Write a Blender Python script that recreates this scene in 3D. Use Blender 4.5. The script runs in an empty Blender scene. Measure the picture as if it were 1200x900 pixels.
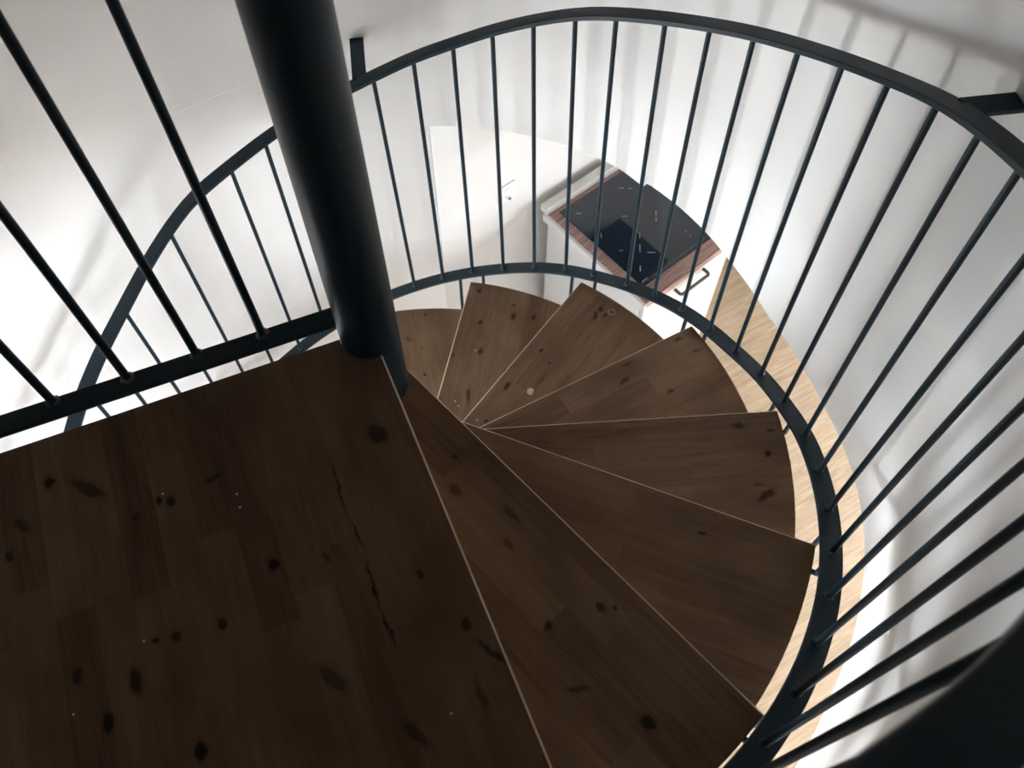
import bpy, bmesh, math, random
from mathutils import Vector, Matrix
R = math.radians
random.seed(4)
SC = bpy.context.scene
COL = SC.collection
ZF = 2.16                       # the lower floor lies this far under the landing; all is lifted by it at the end
AX, AY = -0.2863, 0.9372        # axis of the spiral
STEP = 0.18

# ------------------------------------------------------------------ materials
class NT:
    def __init__(s, name):
        s.m = bpy.data.materials.new(name); s.m.use_nodes = True
        s.t = s.m.node_tree; s.t.nodes.clear()
        s.out = s.n('ShaderNodeOutputMaterial')
    def n(s, kind, **kw):
        x = s.t.nodes.new(kind)
        for k, v in kw.items(): setattr(x, k, v)
        return x
    def put(s, sock, v):
        if hasattr(v, 'links') and hasattr(v, 'is_output'): s.t.links.new(v, sock)
        elif isinstance(v, (tuple, list)) and len(v) == 3 and sock.type == 'RGBA': sock.default_value = (*v, 1)
        else: sock.default_value = v
    def math(s, op, a, b=0.0, c=0.0, clamp=False):
        x = s.n('ShaderNodeMath', operation=op, use_clamp=clamp)
        for i, v in enumerate((a, b, c)): s.put(x.inputs[i], v)
        return x.outputs[0]
    def mixc(s, f, a, b, mode='MIX'):
        x = s.n('ShaderNodeMix', data_type='RGBA', blend_type=mode)
        s.put(x.inputs[0], f); s.put(x.inputs[6], a); s.put(x.inputs[7], b)
        return x.outputs[2]
    def ramp(s, f, stops):
        x = s.n('ShaderNodeValToRGB'); e = x.color_ramp.elements
        while len(e) < len(stops): e.new(.5)
        for i, (p, c) in enumerate(stops): e[i].position = p; e[i].color = (*c, 1) if len(c) == 3 else c
        s.put(x.inputs[0], f); return x.outputs[0]
    def obj(s): return s.n('ShaderNodeTexCoord').outputs['Object']
    def mapping(s, v, loc=(0, 0, 0), rot=(0, 0, 0), scale=(1, 1, 1)):
        x = s.n('ShaderNodeMapping'); s.put(x.inputs[0], v)
        x.inputs[1].default_value = loc; x.inputs[2].default_value = rot; x.inputs[3].default_value = scale
        return x.outputs[0]
    def noise(s, v, scale, detail=2., rough=.5, dist=0.):
        x = s.n('ShaderNodeTexNoise'); s.put(x.inputs['Vector'], v); x.inputs['Scale'].default_value = scale
        x.inputs['Detail'].default_value = detail; x.inputs['Roughness'].default_value = rough; x.inputs['Distortion'].default_value = dist
        return x.outputs[0]
    def white(s, v):
        x = s.n('ShaderNodeTexWhiteNoise', noise_dimensions='3D'); s.put(x.inputs[0], v); return x.outputs[0]
    def sep(s, v):
        x = s.n('ShaderNodeSeparateXYZ'); s.put(x.inputs[0], v); return x.outputs
    def comb(s, a, b, c=0.0):
        x = s.n('ShaderNodeCombineXYZ')
        for i, v in enumerate((a, b, c)): s.put(x.inputs[i], v)
        return x.outputs[0]
    def bump(s, h, strength=.2, dist=.002):
        x = s.n('ShaderNodeBump'); s.put(x.inputs['Height'], h); x.inputs['Strength'].default_value = strength; x.inputs['Distance'].default_value = dist
        return x.outputs[0]
    def bsdf(s, color, rough=.5, metal=0., normal=None, spec=.5, coat=0.):
        x = s.n('ShaderNodeBsdfPrincipled'); s.put(x.inputs['Base Color'], color); s.put(x.inputs['Roughness'], rough)
        x.inputs['Metallic'].default_value = metal; x.inputs['Specular IOR Level'].default_value = spec
        x.inputs['Coat Weight'].default_value = coat; x.inputs['Coat Roughness'].default_value = .08
        if normal is not None: s.put(x.inputs['Normal'], normal)
        s.t.links.new(x.outputs[0], s.out.inputs[0]); return s.m
    def spot(s, v, x0, y0, rx, ry, rot=0., soft=.45):
        p = s.mapping(v, loc=(0, 0, 0), scale=(1, 1, 1))
        sub = s.n('ShaderNodeVectorMath', operation='SUBTRACT'); s.put(sub.inputs[0], v); sub.inputs[1].default_value = (x0, y0, 0)
        mp = s.n('ShaderNodeMapping', vector_type='TEXTURE'); s.put(mp.inputs[0], sub.outputs[0])
        mp.inputs[2].default_value = (0, 0, rot); mp.inputs[3].default_value = (rx, ry, 1)
        ln = s.n('ShaderNodeVectorMath', operation='LENGTH'); s.put(ln.inputs[0], mp.outputs[0])
        mr = s.n('ShaderNodeMapRange', interpolation_type='SMOOTHSTEP'); s.put(mr.inputs[0], ln.outputs['Value'])
        mr.inputs[1].default_value = 1.; mr.inputs[2].default_value = soft; mr.inputs[3].default_value = 0; mr.inputs[4].default_value = 1
        return mr.outputs[0], ln.outputs['Value']

def wood(name, seed, knots=(), flecks=(), rings=(), splots=(), crack=None, board=.072, base=(.178, .107, .064), dark=(.077, .039, .022), light=(.245, .158, .096)):
    t = NT(name); v = t.obj()
    wob = t.noise(t.mapping(v, loc=(seed * 3.1, seed, 0), scale=(1.2, 1.2, 1)), 3., 2.)
    x, y, z = t.sep(v)
    yw = t.math('ADD', y, t.math('MULTIPLY', t.math('SUBTRACT', wob, .5), .006))
    bi = t.math('FLOOR', t.math('ADD', t.math('DIVIDE', yw, board), seed * 7.37))
    r1 = t.white(t.comb(bi, seed, 0.))
    xi = t.math('FLOOR', t.math('ADD', t.math('DIVIDE', x, .46), t.math('MULTIPLY', r1, 9.)))
    bv = t.white(t.comb(bi, xi, seed))
    off = t.math('MULTIPLY', bv, 13.)
    gv = t.comb(t.math('MULTIPLY', t.math('ADD', x, off), 1.1), t.math('MULTIPLY', yw, 16.), off)
    grain = t.noise(gv, 3.2, 5., .62, .9)
    fine = t.noise(t.mapping(v, loc=(seed, 0, 0), scale=(6, 170, 1)), 1.5, 3., .6)
    f = t.math('ADD', t.math('MULTIPLY', grain, .62), t.math('ADD', t.math('MULTIPLY', bv, .25), t.math('MULTIPLY', fine, .24)))
    col = t.ramp(f, [(.22, dark), (.48, base), (.80, light)])
    blotch = t.noise(t.mapping(v, loc=(seed * 2., 5, 0), scale=(1.4, 2.6, 1)), 2.6, 3.)
    col = t.mixc(t.math('MULTIPLY', t.math('SUBTRACT', blotch, .42, clamp=True), 1.5, clamp=True), col, (.034, .011, .007), 'MIX')
    wv = t.n('ShaderNodeVectorMath', operation='ADD'); t.put(wv.inputs[0], v)
    nz = t.n('ShaderNodeTexNoise'); t.put(nz.inputs['Vector'], v); nz.inputs['Scale'].default_value = 45.
    sc = t.n('ShaderNodeVectorMath', operation='SCALE'); t.put(sc.inputs[0], nz.outputs['Color']); sc.inputs['Scale'].default_value = .018
    sb = t.n('ShaderNodeVectorMath', operation='SUBTRACT'); t.put(sb.inputs[0], sc.outputs[0]); sb.inputs[1].default_value = (.009, .009, .009)
    t.put(wv.inputs[1], sb.outputs[0]); v2 = wv.outputs[0]
    flat = t.n('ShaderNodeVectorMath', operation='MULTIPLY'); t.put(flat.inputs[0], v2); flat.inputs[1].default_value = (1, 1, 0); v2 = flat.outputs[0]
    for k in knots:
        m, ln = t.spot(v2, k[0], k[1], k[2] * 1.9, k[3] * 1.5, k[5] if len(k) > 5 else 0., .1)
        col = t.mixc(t.math('MULTIPLY', m, .5 * k[4]), col, (.03, .013, .009))
        m, ln = t.spot(v2, k[0], k[1], k[2], k[3], k[5] if len(k) > 5 else 0., .55)
        col = t.mixc(t.math('MULTIPLY', m, .8 * k[4]), col, (.009, .0042, .004))
    if crack:
        for (ax, ay), (bx, by) in zip(crack[:-1], crack[1:]):
            L = math.hypot(bx - ax, by - ay); m, ln = t.spot(v2, (ax + bx) / 2, (ay + by) / 2, L * .62, .0035, math.atan2(by - ay, bx - ax), .2)
            col = t.mixc(t.math('MULTIPLY', m, .8), col, (.005, .0022, .002))
    for (px, py, pr) in splots:
        m, ln = t.spot(v2, px, py, pr * 1.2, pr * .8, .6, .8); col = t.mixc(t.math('MULTIPLY', m, .75), col, (.62, .58, .54))
    for (px, py, pr) in rings:
        m, ln = t.spot(v, px, py, pr, pr)
        d = t.math('ABSOLUTE', t.math('SUBTRACT', ln, 1.0)); q = t.math('LESS_THAN', d, .13)
        col = t.mixc(t.math('MULTIPLY', q, .4), col, (.55, .5, .47))
    for (px, py) in flecks:
        m, ln = t.spot(v, px, py, .0024, .0024, 0, .7); col = t.mixc(m, col, (.8, .8, .8))
    return t.bsdf(col, t.math('ADD', t.math('MULTIPLY', grain, .15), .38), normal=t.bump(t.math('ADD', fine, grain), .12, .0012), spec=.12)

def mat_steel():
    t = NT('anthracite_painted_steel'); v = t.obj()
    n = t.noise(v, 9., 3.); s = t.noise(v, 160., 2.)
    col = t.mixc(t.math('MULTIPLY', n, .6), (.005, .0185, .029), (.0095, .025, .036))
    scuff = t.math('GREATER_THAN', t.noise(t.mapping(v, scale=(1, 1, 1)), 34., 2., .6), .735)
    col = t.mixc(t.math('MULTIPLY', scuff, .45), col, (.055, .06, .065))
    return t.bsdf(col, t.math('ADD', t.math('MULTIPLY', n, .14), .36), normal=t.bump(s, .08, .0008), spec=.25)
def mat_weld():
    t = NT('scuffed_weld_metal'); v = t.obj(); n = t.noise(v, 210., 2.)
    return t.bsdf(t.ramp(n, [(.45, (.01, .014, .018)), (.68, (.09, .095, .1))]), .4, normal=t.bump(n, .6, .002))
def mat_plaster(name, c=(.80, .785, .765), dirt=.05):
    t = NT(name); v = t.obj()
    a = t.noise(v, 1.7, 4., .55); b = t.noise(t.mapping(v, scale=(1, 1, 3.5)), 5., 5., .6); f = t.noise(v, 130., 3.)
    col = t.mixc(t.math('MULTIPLY', a, dirt * 2), c, tuple(x * .86 for x in c))
    col = t.mixc(t.math('MULTIPLY', b, dirt), col, tuple(x * .8 for x in c))
    return t.bsdf(col, .85, normal=t.bump(t.math('ADD', t.math('MULTIPLY', b, 2.2), t.math('MULTIPLY', f, .25)), .3, .004), spec=.2)
def mat_floor():
    t = NT('pale_oak_laminate'); v = t.mapping(t.obj(), rot=(0, 0, R(-31)))
    x, y, z = t.sep(v)
    bi = t.math('FLOOR', t.math('DIVIDE', y, .24)); r1 = t.white(t.comb(bi, 3., 0.))
    xi = t.math('FLOOR', t.math('ADD', t.math('DIVIDE', x, 1.25), t.math('MULTIPLY', r1, 5.)))
    bv = t.white(t.comb(bi, xi, 1.)); off = t.math('MULTIPLY', bv, 11.)
    g = t.noise(t.comb(t.math('MULTIPLY', t.math('ADD', x, off), 1.), t.math('MULTIPLY', y, 15.), off), 3.6, 6., .66, 1.4)
    col = t.ramp(t.math('ADD', g, t.math('MULTIPLY', t.math('SUBTRACT', bv, .5), .08)), [(.3, (.26, .185, .12)), (.5, (.38, .285, .197)), (.72, (.47, .37, .27))])
    fy = t.math('FRACT', t.math('DIVIDE', y, .24)); gap = t.math('LESS_THAN', fy, .012)
    col = t.mixc(t.math('MULTIPLY', gap, .25), col, (.15, .09, .05))
    return t.bsdf(col, .42, normal=t.bump(g, .1, .001), spec=.4)
def mat_worktop():
    t = NT('striped_rosewood_laminate'); v = t.obj(); x, y, z = t.sep(v)
    g = t.noise(t.comb(t.math('MULTIPLY', x, 1.2), t.math('MULTIPLY', y, 26.), z), 3., 4., .6, .6)
    col = t.ramp(g, [(.3, (.11, .06, .055)), (.47, (.25, .155, .14)), (.6, (.36, .235, .21)), (.75, (.2, .11, .1))])
    return t.bsdf(col, .35, normal=t.bump(g, .05, .0006), spec=.45)
def mat_plain(name, c, rough=.4, metal=0., spec=.5, var=.06, coat=0.):
    t = NT(name); n = t.noise(t.obj(), 14., 3.)
    return t.bsdf(t.mixc(t.math('MULTIPLY', n, var * 2), c, tuple(x * .8 for x in c)), rough, metal, None, spec, coat)
def mat_pane():
    t = NT('clear_window_glass')
    a = t.n('ShaderNodeBsdfTransparent'); b = t.n('ShaderNodeBsdfGlossy'); b.inputs['Roughness'].default_value = .02
    fr = t.n('ShaderNodeFresnel'); fr.inputs[0].default_value = 1.45; mx = t.n('ShaderNodeMixShader')
    t.put(mx.inputs[0], fr.outputs[0]); t.put(mx.inputs[1], a.outputs[0]); t.put(mx.inputs[2], b.outputs[0]); t.t.links.new(mx.outputs[0], t.out.inputs[0])
    return t.m

ABSORB = wood('light_absorbing_boarding', 3.3)  # for the unseen ceiling and door: made dark to soak up bounced light
STEEL, WELD = mat_steel(), mat_weld()
PLASTER = mat_plaster('white_plaster_upper_drum', (.85, .846, .836), .05); PLASTER_DIMMED = mat_plaster('white_plaster_room_dimmed', (.71, .71, .707), .03)  # room plaster is the same white, darkened to offset the strong window light
FLOOR, WORK = mat_floor(), mat_worktop()
WHITE = mat_plain('white_satin_lacquer', (.54, .54, .53), .3)
EDGE = mat_plain('white_worktop_edging', (.55, .55, .535), .35)
GLASS = mat_plain('black_ceramic_glass', (.009, .017, .032), .05, 0., .6)
MARK = mat_plain('pale_printed_mark', (.45, .45, .46), .3)
BEVEL = mat_plain('ground_glass_edge', (.1, .115, .13), .15)
BRONZE = mat_plain('dark_bronze_metal', (.1, .095, .085), .32, .8)
PLASTIC = mat_plain('white_plastic', (.80, .80, .81), .35)
HOLE = mat_plain('dark_grey_plastic', (.06, .06, .065), .5)
NOSE = mat_plain('worn_bare_pine_edge', (.50, .37, .26), .6, 0., .3, .2)
FRAME = mat_plain('grey_window_frame', (.3, .3, .3), .4)
PANE = mat_pane()

# ------------------------------------------------------------------ mesh helpers
def link(name, bm, mats, parent=None, smooth=False, origin=None):
    """one mesh object; the mesh is given in world space and moved to its parent's (or its own) origin"""
    o0 = Vector(origin) if origin is not None else (parent_world(parent) if parent else Vector((0, 0, 0)))
    bmesh.ops.recalc_face_normals(bm, faces=bm.faces[:])
    if o0.length: bmesh.ops.translate(bm, verts=bm.verts[:], vec=-o0)
    me = bpy.data.meshes.new(name); bm.to_mesh(me); bm.free()
    for m in (mats if isinstance(mats, (list, tuple)) else [mats]): me.materials.append(m)
    if smooth:
        for p in me.polygons: p.use_smooth = True
        try: me.set_sharp_from_angle(angle=R(38))
        except Exception: pass
    o = bpy.data.objects.new(name, me); COL.objects.link(o)
    if parent: o.parent = parent; o.location = o0 - parent_world(parent)
    else: o.location = o0
    return o
def parent_world(o):
    v = Vector((0, 0, 0))
    while o: v += o.location; o = o.parent
    return v
def thing(name, label, cat, loc, group=None):
    o = bpy.data.objects.new(name, None); COL.objects.link(o); o.location = loc; o.empty_display_size = .1
    return tag(o, label, cat, group)
def tag(o, label, cat, group=None):
    o['label'] = label; o['category'] = cat
    if group: o['group'] = group
    return o
def struct(o): o['kind'] = 'structure'; return o
def prism(bm, pts, z0, z1, mat=0):
    lo = [bm.verts.new((x, y, z0)) for x, y in pts]; hi = [bm.verts.new((x, y, z1)) for x, y in pts]
    n = len(pts); fs = [bm.faces.new(hi), bm.faces.new(lo[::-1])]
    for i in range(n): fs.append(bm.faces.new((lo[i], lo[(i + 1) % n], hi[(i + 1) % n], hi[i])))
    for f in fs: f.material_index = mat
    return lo, hi, fs
def box(bm, o, ex, ey, ez, bevel=0.):
    o, ex, ey, ez = map(Vector, (o, ex, ey, ez)); vs = [bm.verts.new(o + ex * a + ey * b + ez * c) for c in (0, 1) for b in (0, 1) for a in (0, 1)]
    fs = [bm.faces.new([vs[i] for i in q]) for q in ((0, 2, 3, 1), (4, 5, 7, 6), (0, 1, 5, 4), (2, 6, 7, 3), (0, 4, 6, 2), (1, 3, 7, 5))]
    if bevel: bmesh.ops.bevel(bm, geom=list({e for f in fs for e in f.edges}), offset=bevel, segments=2, affect='EDGES', profile=.5)
def rod(bm, a, b, r, n=12, cap=True):
    a, b = Vector(a), Vector(b); d = (b - a).normalized(); u = d.orthogonal().normalized(); w = d.cross(u)
    A = [bm.verts.new(a + (u * math.cos(2 * math.pi * i / n) + w * math.sin(2 * math.pi * i / n)) * r) for i in range(n)]
    B = [bm.verts.new(b + (u * math.cos(2 * math.pi * i / n) + w * math.sin(2 * math.pi * i / n)) * r) for i in range(n)]
    for i in range(n): bm.faces.new((A[i], A[(i + 1) % n], B[(i + 1) % n], B[i]))
    if cap: bm.faces.new(A[::-1]); bm.faces.new(B)
def sweep(bm, path, frames, prof):
    """prof: closed list of (radial, up) points; frames: radial unit vectors"""
    rings = [[bm.verts.new(p + e * a + Vector((0, 0, 1)) * b) for a, b in prof] for p, e in zip(path, frames)]
    n = len(prof)
    for A, B in zip(rings[:-1], rings[1:]):
        for i in range(n): bm.faces.new((A[i], A[(i + 1) % n], B[(i + 1) % n], B[i]))
    bm.faces.new(rings[0][::-1]); bm.faces.new(rings[-1])
def interp(tab, x):
    if x <= tab[0][0]: return tab[0][1]
    for (a, p), (b, q) in zip(tab[:-1], tab[1:]):
        if x <= b: return p + (q - p) * (x - a) / (b - a)
    return tab[-1][1]
def smooth_interp(tab, x, w=3.0):
    return sum(interp(tab, x + d) for d in (-w, -w / 2, 0, w / 2, w)) / 5
def polar(r, th, z): return Vector((AX + r * math.cos(R(th)), AY + r * math.sin(R(th)), z))

# ------------------------------------------------------------------ curved wall of the stair drum
WC = [1.165, -.0066, .0391, .0021, .0097, -.0135, -.0371]
def wall_r(th):
    t = R(th); return WC[0] + sum(WC[2 * k - 1] * math.cos(k * t) + WC[2 * k] * math.sin(k * t) for k in (1, 2, 3))
EDGE_Z = [(-75, -.62), (-36.8, -.64), (-29.5, -.622), (-22, -.559), (-12.2, -.516), (-3.1, -.523), (9.5, -.568), (25, -.593), (36.5, -.571), (39.7, -.56), (46.4, -.548), (53.7, -.543),
          (54.3, -.566), (55.6, -.562), (58.7, -.549), (64.2, -.547), (78, -.555), (99.7, -.556), (113.8, -.57), (126.9, -.564), (145.6, -.566), (166, -.555), (190, -.56), (315, -.64)]
SEAM_Z = [(-80, -.24), (24, -.235), (42, -.259), (50, -.26), (61.5, -.247), (77, -.264), (85.6, -.278), (114, -.262), (122.7, -.25), (132.5, -.258), (151, -.23), (300, -.24)]
DOOR0, DOOR1, TOPZ, HEAD = 249.0, 291.0, 2.45, 2.02
T_OPEN0, T_OPEN1 = -45.0, 90.0       # the open side of the lower storey
SW0, SW1, SWZ0, SWZ1 = 181.0, 205.0, -1.6, -.5      # unseen window added under the landing, fills the upper walls with light
def drum():
    bm = bmesh.new(); ths = sorted([-69 + 2 * i for i in range(0, 160)] + [53.8, 54.3])
    cols = []
    for t in ths:
        r = wall_r(t); ze, zs = interp(EDGE_Z, t), smooth_interp(SEAM_Z, t, 5)
        k = .35 + .65 * (.5 + .5 * math.sin(t * .21 + 1.3)) 
        lv = [(r + .10, TOPZ), (r - .007 * k, TOPZ), (r - .007 * k, zs + .006), (r, zs - .001), (r, ze + .006), (r + .006, ze), (r + .10, ze)]
        cols.append([bm.verts.new(polar(a, t, z)) for a, z in lv])
    for A, B in zip(cols[:-1], cols[1:]):
        for i in range(len(A)): bm.faces.new((A[i], A[(i + 1) % len(A)], B[(i + 1) % len(A)], B[i]))
    bm.faces.new(cols[0]); bm.faces.new(cols[-1][::-1])
    return struct(link('wall_curved', bm, PLASTER, smooth=True))
drum()
def door_head():
    bm = bmesh.new(); cols = []
    for i in range(23):
        t = DOOR0 + (DOOR1 - DOOR0) * i / 22; r = wall_r(t)
        cols.append([bm.verts.new(polar(a, t, z)) for a, z in ((r, HEAD), (r, TOPZ), (r + .1, TOPZ), (r + .1, HEAD))])
    for A, B in zip(cols[:-1], cols[1:]):
        for j in range(4): bm.faces.new((A[j], A[(j + 1) % 4], B[(j + 1) % 4], B[j]))
    bm.faces.new(cols[0]); bm.faces.new(cols[-1][::-1])
    struct(link('wall_doorhead', bm, PLASTER, smooth=True))
door_head()
def under_door():
    bm = bmesh.new(); cols = []
    for i in range(23):
        t = DOOR0 + (DOOR1 - DOOR0) * i / 22; r = wall_r(t)
        cols.append([bm.verts.new(polar(a, t, z)) for a, z in ((r, -.57), (r, -.0), (r + .1, -.0), (r + .1, -.57))])
    for A, B in zip(cols[:-1], cols[1:]):
        for j in range(4): bm.faces.new((A[j], A[(j + 1) % 4], B[(j + 1) % 4], B[j]))
    bm.faces.new(cols[0]); bm.faces.new(cols[-1][::-1])
    struct(link('wall_sill', bm, PLASTER, smooth=True))
under_door()
def arc_solid(bm, t0, t1, ra, rb, z0, z1):
    n = max(2, int((t1 - t0) / 2)); cols = []
    for i in range(n + 1):
        t = t0 + (t1 - t0) * i / n; r = wall_r(t); zz = z1(t) if callable(z1) else z1
        cols.append([bm.verts.new(polar(a, t, z)) for a, z in ((r + ra, zz), (r + rb, zz), (r + rb, z0), (r + ra, z0))])
    for A, B in zip(cols[:-1], cols[1:]):
        for j in range(4): bm.faces.new((A[j], A[(j + 1) % 4], B[(j + 1) % 4], B[j]))
    bm.faces.new(cols[0]); bm.faces.new(cols[-1][::-1])
def lower_curve():
    top = lambda t: interp(EDGE_Z, t) + .002
    for nm, t0, t1, z0, z1 in (('wall_curved_lower', T_OPEN1, SW0, -ZF - .02, top), ('wall_curved_front', SW1, 360 + T_OPEN0, -ZF - .02, top), ('wall_curved_sill', SW0, SW1, -ZF - .02, SWZ0), ('wall_curved_head', SW0, SW1, SWZ1, top)):
        bm = bmesh.new(); arc_solid(bm, t0, t1, .008, .10, z0, z1); struct(link(nm, bm, PLASTER, smooth=True))
    w = bpy.data.objects.new('fill_window', None); COL.objects.link(w); w.location = polar(wall_r(193) + .05, 193, SWZ0); struct(w)  # added fill light opening, out of view
    bm = bmesh.new(); q = .045
    arc_solid(bm, SW0, SW1, .03, .08, SWZ0, SWZ0 + q); arc_solid(bm, SW0, SW1, .03, .08, SWZ1 - q, SWZ1)
    for i in range(4):
        t = SW0 + (SW1 - SW0 - 2.2) * i / 3; arc_solid(bm, t, t + 2.2, .03, .08, SWZ0 + q, SWZ1 - q)
    link('window_frame', bm, FRAME, w)
    for i in range(3):
        t = SW0 + (SW1 - SW0 - 2.2) * i / 3 + 2.2; t2 = SW0 + (SW1 - SW0 - 2.2) * (i + 1) / 3
        bm = bmesh.new(); arc_solid(bm, t, t2, .05, .056, SWZ0 + q, SWZ1 - q); link('pane', bm, PANE, w)
lower_curve()
bm = bmesh.new(); prism(bm, [tuple(polar(wall_r(t) + .1, t, 0)[:2]) for t in range(0, 360, 6)], TOPZ, TOPZ + .12); struct(link('ceiling_upper', bm, ABSORB))  # unseen ceiling, finished dark to keep bounced light off the landing

# unseen closed door added behind the viewer, dark to cut light on the landing
dj0, dj1 = polar(wall_r(DOOR0) + .03, DOOR0, 0), polar(wall_r(DOOR1) + .03, DOOR1, 0)
pe = (dj1 - dj0); pw = pe.length; pe.normalize(); pn = Vector((pe.y, -pe.x, 0))
if pn.dot(dj0 - Vector((AX, AY, 0))) < 0: pn = -pn
def pp(a, b, z): return dj0 + pe * a + pn * b + Vector((0, 0, z))
dr = bpy.data.objects.new('door_1', None); COL.objects.link(dr); dr.location = pp(pw / 2, 0, .014); struct(dr)
bm = bmesh.new(); box(bm, pp(-.012, 0, .014), pe * (pw + .024), pn * .042, Vector((0, 0, HEAD - .016)), .002)
for z0, z1 in ((.14, .88), (1.04, 1.86)): box(bm, pp(.13, -.006, z0), pe * (pw - .26), pn * .012, Vector((0, 0, z1 - z0)), .004)
link('door_panel', bm, ABSORB, dr)
bm = bmesh.new(); box(bm, pp(.05, -.008, .93), pe * .04, pn * .008, Vector((0, 0, .16)), .001); rod(bm, pp(.07, -.006, 1.02), pp(.07, -.05, 1.02), .009); rod(bm, pp(.064, -.046, 1.02), pp(.18, -.046, 1.02), .009); link('door_handle', bm, BRONZE, dr)

# ------------------------------------------------------------------ lower room
EX, EY = Vector((.757, .653, 0)).normalized(), Vector((-.653, .757, 0)).normalized()
KX, KY = Vector((.757, .653, 0)).normalized(), Vector((-.6295, .777, 0)).normalized()   # kitchen directions
C0 = Vector((-.324, 2.116, 0)); C0 = C0
FL = polar(wall_r(T_OPEN0), T_OPEN0, 0)
def inroom(a, b): return EX * a + EY * b
ec = (C0.dot(EX), C0.dot(EY)); X1 = 4.6; Y0 = -2.6; fe = (FL.dot(EX), FL.dot(EY))
CEIL = .2
H = CEIL + ZF
def wallbox(nm, a, b, thick, z0=-ZF, z1=CEIL, m=None):
    d = (b - a).normalized(); n = Vector((d.y, -d.x, 0)) * thick
    bm = bmesh.new(); box(bm, Vector((a.x, a.y, z0)), (b - a), n, Vector((0, 0, z1 - z0))); return struct(link(nm, bm, m or PLASTER_DIMMED))
CB = C0 + EY * .02
wallbox('wall_back', inroom(X1, ec[1] + .02), CB + EX * .07, .12)
wallbox('wall_side', inroom(fe[0], Y0), FL + EY * .02, -.12)
wallbox('wall_front', inroom(X1 + .0, Y0), inroom(fe[0] - .12, Y0), -.12)
# right wall with a wide glazed opening
WY0, WY1, WZ0, WZ1 = -2.4, .1, -2.08, -.85
def right_wall():
    a0, a1 = inroom(X1, Y0 - .12), inroom(X1, ec[1] + .12); bm = bmesh.new(); t = EX * .16
    def seg(y0, y1, z0, z1): box(bm, inroom(X1, y0) + Vector((0, 0, z0)), EY * (y1 - y0), t, Vector((0, 0, z1 - z0)))
    seg(Y0 - .12, WY0, -ZF, CEIL); seg(WY1, ec[1] + .12, -ZF, CEIL); seg(WY0, WY1, -ZF, WZ0); seg(WY0, WY1, WZ1, CEIL)
    struct(link('wall_right', bm, PLASTER_DIMMED))
    w = bpy.data.objects.new('window_1', None); COL.objects.link(w); w.location = inroom(X1 + .06, WY0) + Vector((0, 0, WZ0)); struct(w)
    bm = bmesh.new(); q = .05
    def bar(y0, y1, z0, z1): box(bm, inroom(X1 + .05, y0) + Vector((0, 0, z0)), EY * (y1 - y0), EX * .05, Vector((0, 0, z1 - z0)))
    bar(WY0, WY1, WZ0, WZ0 + q); bar(WY0, WY1, WZ1 - q, WZ1)
    n = 4
    for i in range(n + 1):
        y = WY0 + (WY1 - WY0 - q) * i / n; bar(y, y + q, WZ0 + q, WZ1 - q)
    link('window_frame', bm, FRAME, w)
    for i in range(n):
        y = WY0 + (WY1 - WY0 - q) * i / n + q; y2 = WY0 + (WY1 - WY0 - q) * (i + 1) / n
        bm = bmesh.new(); box(bm, inroom(X1 + .07, y) + Vector((0, 0, WZ0 + q)), EY * (y2 - y), EX * .006, Vector((0, 0, WZ1 - WZ0 - 2 * q))); link('pane', bm, PANE, w)
right_wall()
bm = bmesh.new()
pts = [inroom(X1 + .1, ec[1] + .1), inroom(X1 + .1, Y0 - .1), inroom(fe[0] - .1, Y0 - .1)] + [polar(wall_r(t) + .05, t, 0) for t in [T_OPEN0 - 4] + list(range(-42, 92, 3)) + [T_OPEN1 + 4]] + [C0 + EY * .1]
pts = [(p.x, p.y) for p in pts]
prism(bm, pts[::-1], CEIL, CEIL + .12); bmesh.ops.triangulate(bm, faces=[f for f in bm.faces if len(f.verts) > 4]); struct(link('ceiling', bm, PLASTER_DIMMED))
bm = bmesh.new(); box(bm, Vector((-3.2, -3.6, -ZF - .12)), (9.5, 0, 0), (0, 9.5, 0), (0, 0, .12)); struct(link('floor', bm, FLOOR))
# skirting on the back wall
bm = bmesh.new(); box(bm, CB + EX * 1.42 - EY * .014 + Vector((0, 0, -ZF)), EX * 2.0, EY * .014, Vector((0, 0, .07)), .002); struct(link('baseboard_back', bm, WHITE))

# ------------------------------------------------------------------ staircase
STAIR = thing('spiral_staircase', 'spiral staircase of dark stained knotty pine treads winding round a thick navy steel column', 'staircase', (AX, AY, -ZF))
CR = .0590
bm = bmesh.new()
prof = [(CR + .05, -ZF), (CR + .05, -ZF + .012), (CR, -ZF + .014), (CR, TOPZ)]
cols = [[bm.verts.new(polar(r, t * 360 / 64, z)) for r, z in prof] for t in range(64)]
for i in range(64):
    A, B = cols[i], cols[(i + 1) % 64]
    for j in range(len(prof) - 1): bm.faces.new((A[j], B[j], B[j + 1], A[j + 1]))
bm.faces.new([c[0] for c in cols][::-1]); bm.faces.new([c[-1] for c in cols])
link('central_column', bm, STEEL, STAIR, smooth=True)

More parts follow.
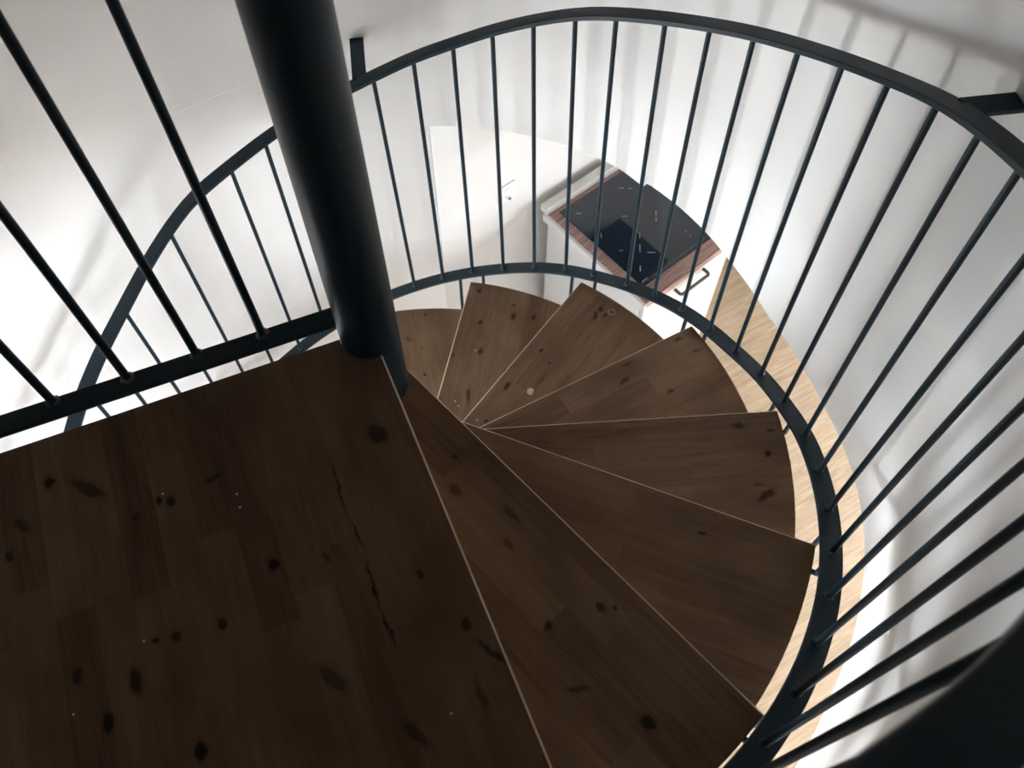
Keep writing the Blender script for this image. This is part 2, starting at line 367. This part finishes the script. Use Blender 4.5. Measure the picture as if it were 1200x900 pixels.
def slab(pts, thick, nose_edges, bev=.0035):
    """local outline -> slab with its top at z=0; chamfer on the named outline edges shows bare wood (material 1)"""
    bm = bmesh.new(); lo, hi, fs = prism(bm, pts, -thick, 0); n = len(pts)
    es = []
    for i in nose_edges:
        e = bm.edges.get((hi[i], hi[(i + 1) % n]))
        if e: es.append(e)
    rest = [e for e in fs[0].edges if e not in es]
    res = bmesh.ops.bevel(bm, geom=es, offset=bev, segments=1, affect='EDGES')
    for f in res['faces']: f.material_index = 1
    return bm
def place(name, bm, mats, ang, z, parent):
    o = link(name, bm, mats, None); o.parent = parent
    o.location = Vector((AX, AY, z)) - parent_world(parent); o.rotation_euler = (0, 0, R(ang)); return o
D, RT, RC = .065, 1.003, CR + .0008
def tread_outline(turn=25.1, end=None):
    back = R(-turn); ob = D - .035       # rear edge tucks 35 mm under the tread above
    nb = Vector((math.sin(-back), math.cos(back))); db = Vector((math.cos(back), math.sin(back)))
    def on(r): return db * math.sqrt(r * r - ob * ob) + nb * ob
    p_in, p_out = on(RC), on(RT)
    a0 = math.atan2(p_out.y, p_out.x); a1 = math.asin(D / RT)
    pts = [(p_out.x, p_out.y)] + [(RT * math.cos(a0 + (a1 - a0) * i / 18), RT * math.sin(a0 + (a1 - a0) * i / 18)) for i in range(1, 18)]
    pts.append((math.sqrt(RT * RT - D * D), D)); nose = len(pts) - 1
    pts.append((-.008, D))
    b0, b1 = R(97), math.atan2(p_in.y, p_in.x)
    pts += [(RC * math.cos(b0 + (b1 - b0) * i / 8), RC * math.sin(b0 + (b1 - b0) * i / 8)) for i in range(9)]
    return pts, nose
K = {1: [(.247, -.002, .012, .008, .6), (.302, -.05, .018, .012, .6), (.42, -.002, .03, .007, .5), (.672, -.007, .014, .007, .8), (.628, -.104, .009, .009, .8), (.871, -.095, .017, .013, 1), (.746, -.144, .022, .008, .6, .9), (.462, -.051, .018, .008, .5), (.69, .012, .006, .006, .7)],
     2: [(.761, -.001, .013, .006, .8), (.366, -.051, .02, .01, .4)],
     3: [(.889, .027, .022, .011, .8), (.948, -.061, .009, .009, .9), (.916, -.175, .03, .012, .8, .5), (.903, -.146, .014, .006, .6), (.97, .007, .012, .005, .7), (.581, .033, .02, .01, .3)],
     4: [(.935, .042, .013, .007, .8), (.71, -.004, .022, .01, .6, .4), (.81, -.101, .01, .008, .7), (.749, .042, .02, .008, .5), (.96, -.02, .02, .006, .5)],
     5: [(.683, .014, .009, .006, .9), (.508, .025, .02, .009, .8), (.66, -.034, .007, .004, .8), (.941, -.056, .012, .009, .9), (.907, -.055, .02, .009, .8, .4), (.93, -.082, .013, .007, .8), (.363, .006, .006, .006, .9), (.6, -.05, .05, .006, .4)],
     6: [(.966, .022, .011, .009, .9), (.824, -.012, .013, .010, .8), (.876, -.124, .019, .013, .75), (.7, -.039, .018, .009, .8), (.513, -.04, .035, .011, .7, .2), (.667, .053, .014, .006, .7), (.638, -.143, .008, .006, .8), (.927, -.118, .007, .006, .8), (.885, -.2, .015, .01, .7)],
     7: [(.857, -.097, .016, .009, .5, .4), (.959, -.183, .008, .006, .8), (.682, -.127, .007, .006, .9), (.803, -.14, .005, .006, .8)]}
extras = {5: dict(splots=[(.534, -.046, .011)], rings=[(.953, -.092, .012)], flecks=[(.35, .03), (1.0, -.21)]), 6: dict(flecks=[(.484, .001), (.468, -.015), (.702, -.022)])}
TREAD_A = [None] + [-46.47 + 25.1 * (k - 1) + d for k, d in zip(range(1, 12), (0., .3, .7, .3, .9, 0, 0, 0, 0, 0, 0))]
for k in range(1, 12):
    pts, nose = tread_outline()
    m = wood('stained_pine_tread', k * 1.7 + .3, K.get(k, [(random.uniform(.3, .95), random.uniform(-.15, .04), .015, .01, .8) for _ in range(4)]), **extras.get(k, {}))
    place('tread', slab(pts, .035, [nose]), [m, NOSE], TREAD_A[k], -STEP * k, STAIR)
# landing: a quarter platform with its corner on the column
LA, LO, LZ = -66.53, .0075, .012
def landing_outline():
    pts = []; a_n = math.asin(LO / RC); xe = -.008
    def rl(a): return wall_r(LA + math.degrees(a)) - .004
    r0 = rl(0); pts.append((math.sqrt(r0 * r0 - LO * LO), LO)); nose = 0
    pts.append((math.sqrt(RC * RC - LO * LO), LO))
    b1 = -math.pi / 2 - math.asin(.008 / RC)
    pts += [(RC * math.cos(a_n + (b1 - a_n) * i / 12), RC * math.sin(a_n + (b1 - a_n) * i / 12)) for i in range(1, 13)]
    n0 = len(pts) - 1; r1 = rl(-math.pi / 2)
    pts.append((xe, -math.sqrt(r1 * r1 - xe * xe)))
    pts += [(rl(a) * math.cos(a), rl(a) * math.sin(a)) for a in [-math.pi / 2 + .02 + (math.pi / 2 - .02) * i / 30 for i in range(30)]]
    return pts, nose, n0
pts, nose, n0 = landing_outline()
LK = [(.088, -.629, .014, .009, .95), (.129, -.566, .042, .014, .7, .7), (.155, -.682, .025, .01, .6, .5), (.203, -.706, .013, .01, .8), (.2, -.454, .009, .007, 1), (.207, -.436, .011, .008, 1), (.193, -.358, .009, .018, .7),
      (.394, -.299, .013, .011, 1), (.459, -.398, .012, .01, 1), (.45, -.471, .009, .009, .9), (.442, -.504, .007, .006, .9), (.449, -.629, .013, .01, 1), (.494, -.545, .024, .011, .9), (.539, -.596, .019, .013, 1), (.636, -.472, .016, .011, 1),
      (.507, -.154, .018, .006, .7), (.613, -.258, .03, .013, .6, .5), (.216, -.497, .012, .006, .5), (.416, -.212, .009, .007, .6), (.505, -.076, .011, .006, .8), (.616, -.034, .011, .009, .9), (.74, -.167, .03, .011, .7, .5),
      (.729, -.052, .03, .008, .5), (.672, -.012, .035, .006, .8, .55), (.224, -.057, .03, .02, .7, .3)]
LM = wood('stained_pine_landing', .61, LK, flecks=[(.189, -.446), (.241, -.325), (.268, -.326), (.436, -.523), (.506, -.643), (.734, -.105)], crack=[(.242, -.154), (.362, -.155), (.432, -.15), (.529, -.155), (.611, -.15)], board=.062)
place('landing_platform', slab(pts, .04, [nose], .004), [LM, NOSE], LA, LZ, STAIR)

# ------------------------------------------------------------------ helical railing
TH0, DTH = -70.92, 24.92
def pitch(th): return -(th - TH0) / DTH * STEP
BOT = [(-75, .066), (-45, .067), (-32, .067), (-26, .07), (-18.8, .064), (-12, .062), (-5.4, .06), (1.6, .06), (9, .045), (16, .041), (23, .032), (29.8, .041), (36.6, .051), (49, .056), (56.6, .06), (62.5, .068), (69, .069), (75.8, .064), (88, .061), (100, .06), (230, .06)]
TOP = [(-80, 1.01), (-20, 1.006), (-2.6, 1.007), (4.3, 1.013), (11, 1.017), (18, 1.012), (25, 1.013), (31.5, 1.016), (38, 1.023), (44.6, 1.029), (51, 1.037), (58.5, 1.05), (64.6, 1.058), (71, 1.054), (77, 1.049), (83.4, 1.038), (89.8, 1.034), (96.5, 1.023), (115, 1.015), (122, 1.012), (130, 1.02), (135.7, 1.004), (142, .98), (149, .955), (155, .952), (230, .955)]
RS, RBW, RBT, HW, HT = 1.025, .048, .010, .044, .014
END_A, END_B = -67.6, 214.0
def zb(t): return pitch(t) + smooth_interp(BOT, t)
def zt(t): return pitch(t) + smooth_interp(TOP, t)
RAIL = thing('helical_railing', 'navy steel railing with thin round balusters curving down beside the spiral treads', 'railing', (*polar(RS, END_B, 0)[:2], -ZF))
def rt(t):
    u = min(1., max(0., (-12 - t) / 32)); return RS - .011 * u * u * (3 - 2 * u)
def rail_bm(zf, w, t0, t1, th, rf=lambda t: RS, ch=.0015):
    bm = bmesh.new(); n = int((t1 - t0) / 2); ts = [t0 + (t1 - t0) * i / n for i in range(n + 1)]
    prof = [(-w / 2 + ch, 0), (w / 2 - ch, 0), (w / 2, ch), (w / 2, th - ch), (w / 2 - ch, th), (-w / 2 + ch, th), (-w / 2, th - ch), (-w / 2, ch)]
    sweep(bm, [polar(rf(t), t, zf(t)) for t in ts], [Vector((math.cos(R(t)), math.sin(R(t)), 0)) for t in ts], prof); return bm
link('bottom_rail', rail_bm(lambda t: zb(t) - RBT, RBW, END_A, END_B, RBT), STEEL, RAIL, smooth=True)
link('handrail', rail_bm(zt, HW, END_A, END_B, HT, rt), STEEL, RAIL, smooth=True)
BTH = [95.1, 88.8, 82.4, 75.8, 69.2, 62.5, 56.6, 49.2, 43.1, 36.6, 29.8, 23.0, 16.1, 9.1, 1.6, -5.4, -12.2, -19.0, -25.8, -32.4, -39.4, -46.2, -53, -59.8, -66.5]
BTT = [96.5, 89.8, 83.4, 77.2, 70.9, 64.6, 58.5, 51.2, 44.6, 38.1, 31.5, 25.0, 18.2, 11.0, 4.3, -2.6, -10.0, -16.9, -23.8, -30.6, -37.5, -44.4, -51.3, -58.2, -65]
LEFT = [101.9, 108.6, 115.9, 122.6, 129.4, 136.0, 142.7, 149.3, 156.0, 162.8, 169.5, 176.2, 183, 189.8, 196.6, 203.4, 210.2]
for a, b in list(zip(BTH, BTT)) + [(t, t) for t in LEFT]:
    p, q = polar(RS, a, zb(a) - .004), polar(rt(b), b, zt(b) + .004)
    bm = bmesh.new(); rod(bm, p, q, .0064, 14); o = link('baluster', bm, STEEL, RAIL, smooth=True)
    bm = bmesh.new(); c = polar(RS, a, zb(a)); n = 14                         # weld bead at the foot
    rings = [[bm.verts.new(c + Vector((math.cos(6.2832 * i / n) * r * (1 + .22 * random.uniform(-1, 1)), math.sin(6.2832 * i / n) * r * (1 + .22 * random.uniform(-1, 1)), z))) for i in range(n)] for r, z in ((.0115, -.001), (.0095, .0028), (.0066, .0052))]
    for A, B in zip(rings[:-1], rings[1:]):
        for i in range(n): bm.faces.new((A[i], A[(i + 1) % n], B[(i + 1) % n], B[i]))
    bm.faces.new(rings[-1]); bm.faces.new(rings[0][::-1])
    link('weld', bm, WELD, o, smooth=True)
def strut(a, ztread):
    bm = bmesh.new(); z1 = ztread - .043
    rod(bm, polar(RS, a, zb(a) - .006), polar(RS, a, z1 - .004), .0064, 12)
    e = Vector((math.cos(R(a)), math.sin(R(a)), 0)); w = Vector((-e.y, e.x, 0))
    bmesh.ops.create_icosphere(bm, subdivisions=2, radius=.0064, matrix=Matrix.Translation(polar(RS, a, z1 - .001))); rod(bm, polar(RS, a, z1 - .001), polar(.94, a, z1 - .001), .0064, 12)
    link('strut', bm, STEEL, RAIL, smooth=True)
for k in range(1, 12):
    c = TREAD_A[k] + math.degrees(math.asin(D / RT))
    strut(c - 2.6, -STEP * k)
    if k < 11: strut(c + 2.4, -STEP * (k + 1))
def bracket(th, z, rw, w=.041):
    bm = bmesh.new(); e = Vector((math.cos(R(th)), math.sin(R(th)), 0)); t = Vector((-e.y, e.x, 0))
    box(bm, polar(RS + .012, th, z) - t * w / 2, t * w, e * (rw - RS + .02), Vector((0, 0, .010)), .001)
    link('wall_bracket', bm, STEEL, RAIL)
bracket(98.7, zt(98.7) + .002, wall_r(98.7) + .002); bracket(8.6, zt(8.6) + .002, wall_r(8.6) + .002)
bracket(190, zt(190) + .002, wall_r(190) + .002)

# ------------------------------------------------------------------ railing along the open side of the landing
lx, ly = Vector((math.cos(R(LA)), math.sin(R(LA)), 0)), Vector((-math.sin(R(LA)), math.cos(R(LA)), 0))
def lp(x, y, z): return Vector((AX, AY, 0)) + lx * x + ly * y + Vector((0, 0, z))
RX = -.0245
wl = wall_r(LA - 90) - .004
LRAIL = thing('landing_railing', 'straight navy steel railing along the open left edge of the dark wooden landing', 'railing', lp(RX, -.6, LZ))
def bar(y0, y1, z0, th, w):
    bm = bmesh.new(); box(bm, lp(RX - w / 2 , y0, z0), lx * w, ly * (y1 - y0), Vector((0, 0, th)), .0012); return bm
link('bottom_rail', bar(-wl, -CR * .82, .060, .010, .043), STEEL, LRAIL); link('handrail', bar(-wl, -CR * .82, .955, .014, .044), STEEL, LRAIL)
for y in (-.194, -.319, -.448, -.580, -.706, -.832, -.958, -1.08):
    bm = bmesh.new(); rod(bm, lp(RX - .012, y, .064), lp(RX - .012, y, .96), .0078, 14); o = link('baluster', bm, STEEL, LRAIL, smooth=True)
    bm = bmesh.new(); c = lp(RX - .012, y, .070); n = 14
    rings = [[bm.verts.new(c + Vector((math.cos(6.2832 * i / n) * r * (1 + .22 * random.uniform(-1, 1)), math.sin(6.2832 * i / n) * r * (1 + .22 * random.uniform(-1, 1)), z))) for i in range(n)] for r, z in ((.0135, -.001), (.0115, .0028), (.008, .0052))]
    for A, B in zip(rings[:-1], rings[1:]):
        for i in range(n): bm.faces.new((A[i], A[(i + 1) % n], B[(i + 1) % n], B[i]))
    bm.faces.new(rings[-1]); bm.faces.new(rings[0][::-1])
    link('weld', bm, WELD, o, smooth=True)

# ------------------------------------------------------------------ kitchen unit below
KO = Vector((.525, 1.962, 0)); WD = .608; WTZ = -1.26; WW = .56
def kp(a, b, z): return KO + KX * a + KY * b + Vector((0, 0, z))
UP = Vector((0, 0, 1)); HA0, HA1 = .185, .555
HOODM = mat_plain('matt_black_enamel', (.012, .013, .015), .4)
def kbox(bm, a, b, z, da, db, dz, bev=0.): box(bm, kp(a, b, z), KX * da, KY * db, UP * dz, bev)
kang = math.atan2(KX.y, KX.x)
def kobj(name, bm, mats, parent=None, origin=None, smooth=False): return link(name, bm, mats, parent, smooth, origin)
CAB = thing('base_cabinet', 'white kitchen base cabinet with a dark bar handle under the cooktop', 'cabinet', kp(WW / 2, WD / 2, -ZF))
bm = bmesh.new(); kbox(bm, .012, .03, -ZF + .1, WW - .03, WD - .03, ZF - .1 - 1.296, .002); kobj('carcass', bm, WHITE, CAB)
bm = bmesh.new(); kbox(bm, .012, .07, -ZF, WW - .03, .016, .1); kobj('plinth', bm, WHITE, CAB)
bm = bmesh.new(); kbox(bm, .016, .010, -ZF + .1, WW - .038, .019, ZF - .1 - 1.316, .002); DOOR = kobj('door', bm, WHITE, CAB)
bm = bmesh.new(); kbox(bm, .016, .012, -1.312, WW - .038, .019, .015, .0015); kobj('top_rail', bm, WHITE, CAB)
bm = bmesh.new(); hz = -1.337
path = [(.203, .012), (.203, -.02), (.211, -.028), (.366, -.028), (.374, -.02), (.374, .012)]
rp = .0075
for i in range(len(path) - 1):
    (a0, b0), (a1, b1) = path[i], path[i + 1]; rod(bm, kp(a0, b0, hz), kp(a1, b1, hz), rp, 10)
    bmesh.ops.create_icosphere(bm, subdivisions=1, radius=rp * .99, matrix=Matrix.Translation(kp(a1, b1, hz)))
kobj('handle', bm, BRONZE, DOOR, smooth=True)['label'] = 'dark bronze bar handle'
# worktop: local x along the front so the stripes run with it
WT = thing('worktop', 'short striped reddish brown worktop with white edging on the white base cabinet', 'worktop', kp(WW / 2, WD / 2, WTZ - .036))
bm = bmesh.new(); box(bm, (-WW / 2 + .008, -WD / 2, 0), (WW - .008, 0, 0), (0, WD, 0), (0, 0, .036), .0015)
o = link('top_panel', bm, WORK); o.parent = WT; o.rotation_euler = (0, 0, kang)
# the panel must follow the slightly skewed front/side directions
for vtx in o.data.vertices:
    g = KX * vtx.co.x + KY * vtx.co.y; gl = Matrix.Rotation(-kang, 3, 'Z') @ g; vtx.co.x, vtx.co.y = gl.x, gl.y
bm = bmesh.new(); kbox(bm, -.006, -.004, WTZ - .037, .014, WD + .02, .0385, .001); kobj('edge_strip', bm, EDGE, WT)['label'] = 'white edge strip'
bm = bmesh.new(); kbox(bm, 0, WD - .002, WTZ, WW, .045, .038, .006); kobj('upstand', bm, WHITE, WT)['label'] = 'glossy white upstand'
# induction cooktop
HB = thing('induction_cooktop', 'black ceramic glass cooktop with pale cross marks set into the worktop', 'cooktop', kp(.27, .33, WTZ))
ca, cb, cw, cd = .056, .066, .455, .520
bm = bmesh.new(); kbox(bm, ca, cb, WTZ, cw, cd, .005, .0012); kobj('glass_top', bm, GLASS, HB)
bm = bmesh.new(); kbox(bm, ca + .002, cb + .014, WTZ + .0049, cw - .004, .0022, .0006); kobj('bevel_line', bm, BEVEL, HB)['label'] = 'grey ground line along the front'
def mark(a0, b0, a1, b1, w=.0022):
    p, q = kp(a0, b0, WTZ + .0049), kp(a1, b1, WTZ + .0049); d = (q - p); n = Vector((-d.y, d.x, 0)).normalized() * w
    bm = bmesh.new(); box(bm, p - n / 2, d, n, UP * .0005); kobj('zone_mark', bm, MARK, HB)
for m in ((.348, .522, .366, .506), (.378, .495, .395, .481), (.103, .534, .123, .518), (.249, .395, .266, .378), (.244, .28, .222, .257), (.200, .234, .170, .202), (.123, .152, .101, .13), (.109, .266, .122, .255), (.193, .183, .221, .161),
          (.383, .322, .366, .304), (.358, .296, .342, .279), (.402, .161, .398, .157), (.4, .132, .396, .128), (.274, .551, .248, .523), (.113, .384, .098, .363), (.07, .088, .1, .088)): mark(*m)
# extractor hood over the cooktop
HD = thing('extractor_hood', 'black extractor hood mirrored in the glass of the cooktop below it', 'hood', kp(.45, WD, -.8))
bm = bmesh.new(); kbox(bm, HA0, WD + .046 - .34, -.81, HA1 - HA0, .34, .05, .003); kobj('canopy', bm, HOODM, HD)
bm = bmesh.new(); kbox(bm, HA0 + .1, WD + .046 - .2, -.762, HA1 - HA0 - .2, .2, .90, .003); kobj('flue', bm, HOODM, HD)
# socket on the back wall
SK = thing('wall_socket', 'small square white wall socket plate beside the kitchen worktop', 'socket', CB + EX * .408 + Vector((0, 0, -1.078)) - EY * .009)
def sbox(bm, a, z, da, dz, d0, d1, bev=0.): box(bm, CB + EX * (.408 + a) - EY * d1 + UP * (-1.078 + z), EX * da, EY * (d1 - d0), UP * dz, bev)
bm = bmesh.new(); sbox(bm, -.041, -.041, .082, .082, 0, .009, .002); kobj('cover_plate', bm, PLASTIC, SK)
bm = bmesh.new(); c = CB + EX * .408 + UP * -1.08; rod(bm, c - EY * .008, c - EY * .0125, .024, 24); kobj('outlet_ring', bm, PLASTIC, SK, smooth=True)
bm = bmesh.new(); c = CB + EX * .401 + UP * -1.092; rod(bm, c - EY * .012, c - EY * .03, .009, 16); sp = kobj('plug_stub', bm, PLASTIC, SK, smooth=True)
bm = bmesh.new(); rod(bm, c - EY * .0298, c - EY * .032, .0065, 16); kobj('plug_tip', bm, HOLE, sp, smooth=True)['label'] = 'dark tip'

# ------------------------------------------------------------------ daylight and camera
W = bpy.data.worlds.new('overcast_sky'); SC.world = W; W.use_nodes = True
bg = W.node_tree.nodes['Background']; bg.inputs[0].default_value = (.90, .955, 1.0, 1); bg.inputs[1].default_value = 10.0
def portal(w, h, loc, into):
    pl = bpy.data.lights.new('window_portal', 'AREA'); pl.shape = 'RECTANGLE'; pl.size = w; pl.size_y = h; pl.cycles.is_portal = True
    po = bpy.data.objects.new('window_portal', pl); COL.objects.link(po); po.location = loc; po.rotation_euler = into.to_track_quat('-Z', 'Y').to_euler()
portal(WY1 - WY0, WZ1 - WZ0, inroom(X1 + .15, (WY0 + WY1) / 2) + UP * ((WZ0 + WZ1) / 2), -EX)
portal(1.3, SWZ1 - SWZ0 + .1, polar(1.36, 193, (SWZ0 + SWZ1) / 2), polar(-1, 193, 0) - polar(0, 0, 0))  # portal of the added fill window

cam = bpy.data.cameras.new('camera'); co = bpy.data.objects.new('camera', cam); COL.objects.link(co)
cam.sensor_fit = 'HORIZONTAL'; cam.sensor_width = 36; cam.lens = 36 * 960.76 / 1200; cam.clip_start = .02
ph, roll = 1.0253, .0068
right, fw, up = Vector((1, 0, 0)), Vector((0, math.cos(ph), -math.sin(ph))), Vector((0, math.sin(ph), math.cos(ph)))
r2 = right * math.cos(roll) + up * math.sin(roll); u2 = -right * math.sin(roll) + up * math.cos(roll)
M = Matrix((r2, u2, -fw)).transposed().to_4x4(); M.translation = Vector((0, 0, 1.3629)); co.matrix_world = M
cam.dof.use_dof = True; cam.dof.focus_distance = 1.75; cam.dof.aperture_fstop = cam.lens / 1000 / .0048
SC.camera = co

for o in SC.objects:
    if o.parent is None: o.location.z += ZF
SC.view_settings.view_transform = 'Standard'; SC.view_settings.look = 'None'; SC.view_settings.gamma = 1.0; SC.view_settings.use_curve_mapping = False
SC.view_settings.exposure = 3.04
SC.cycles.max_bounces = 14; SC.cycles.diffuse_bounces = 10; SC.cycles.glossy_bounces = 5; SC.cycles.transparent_max_bounces = 8
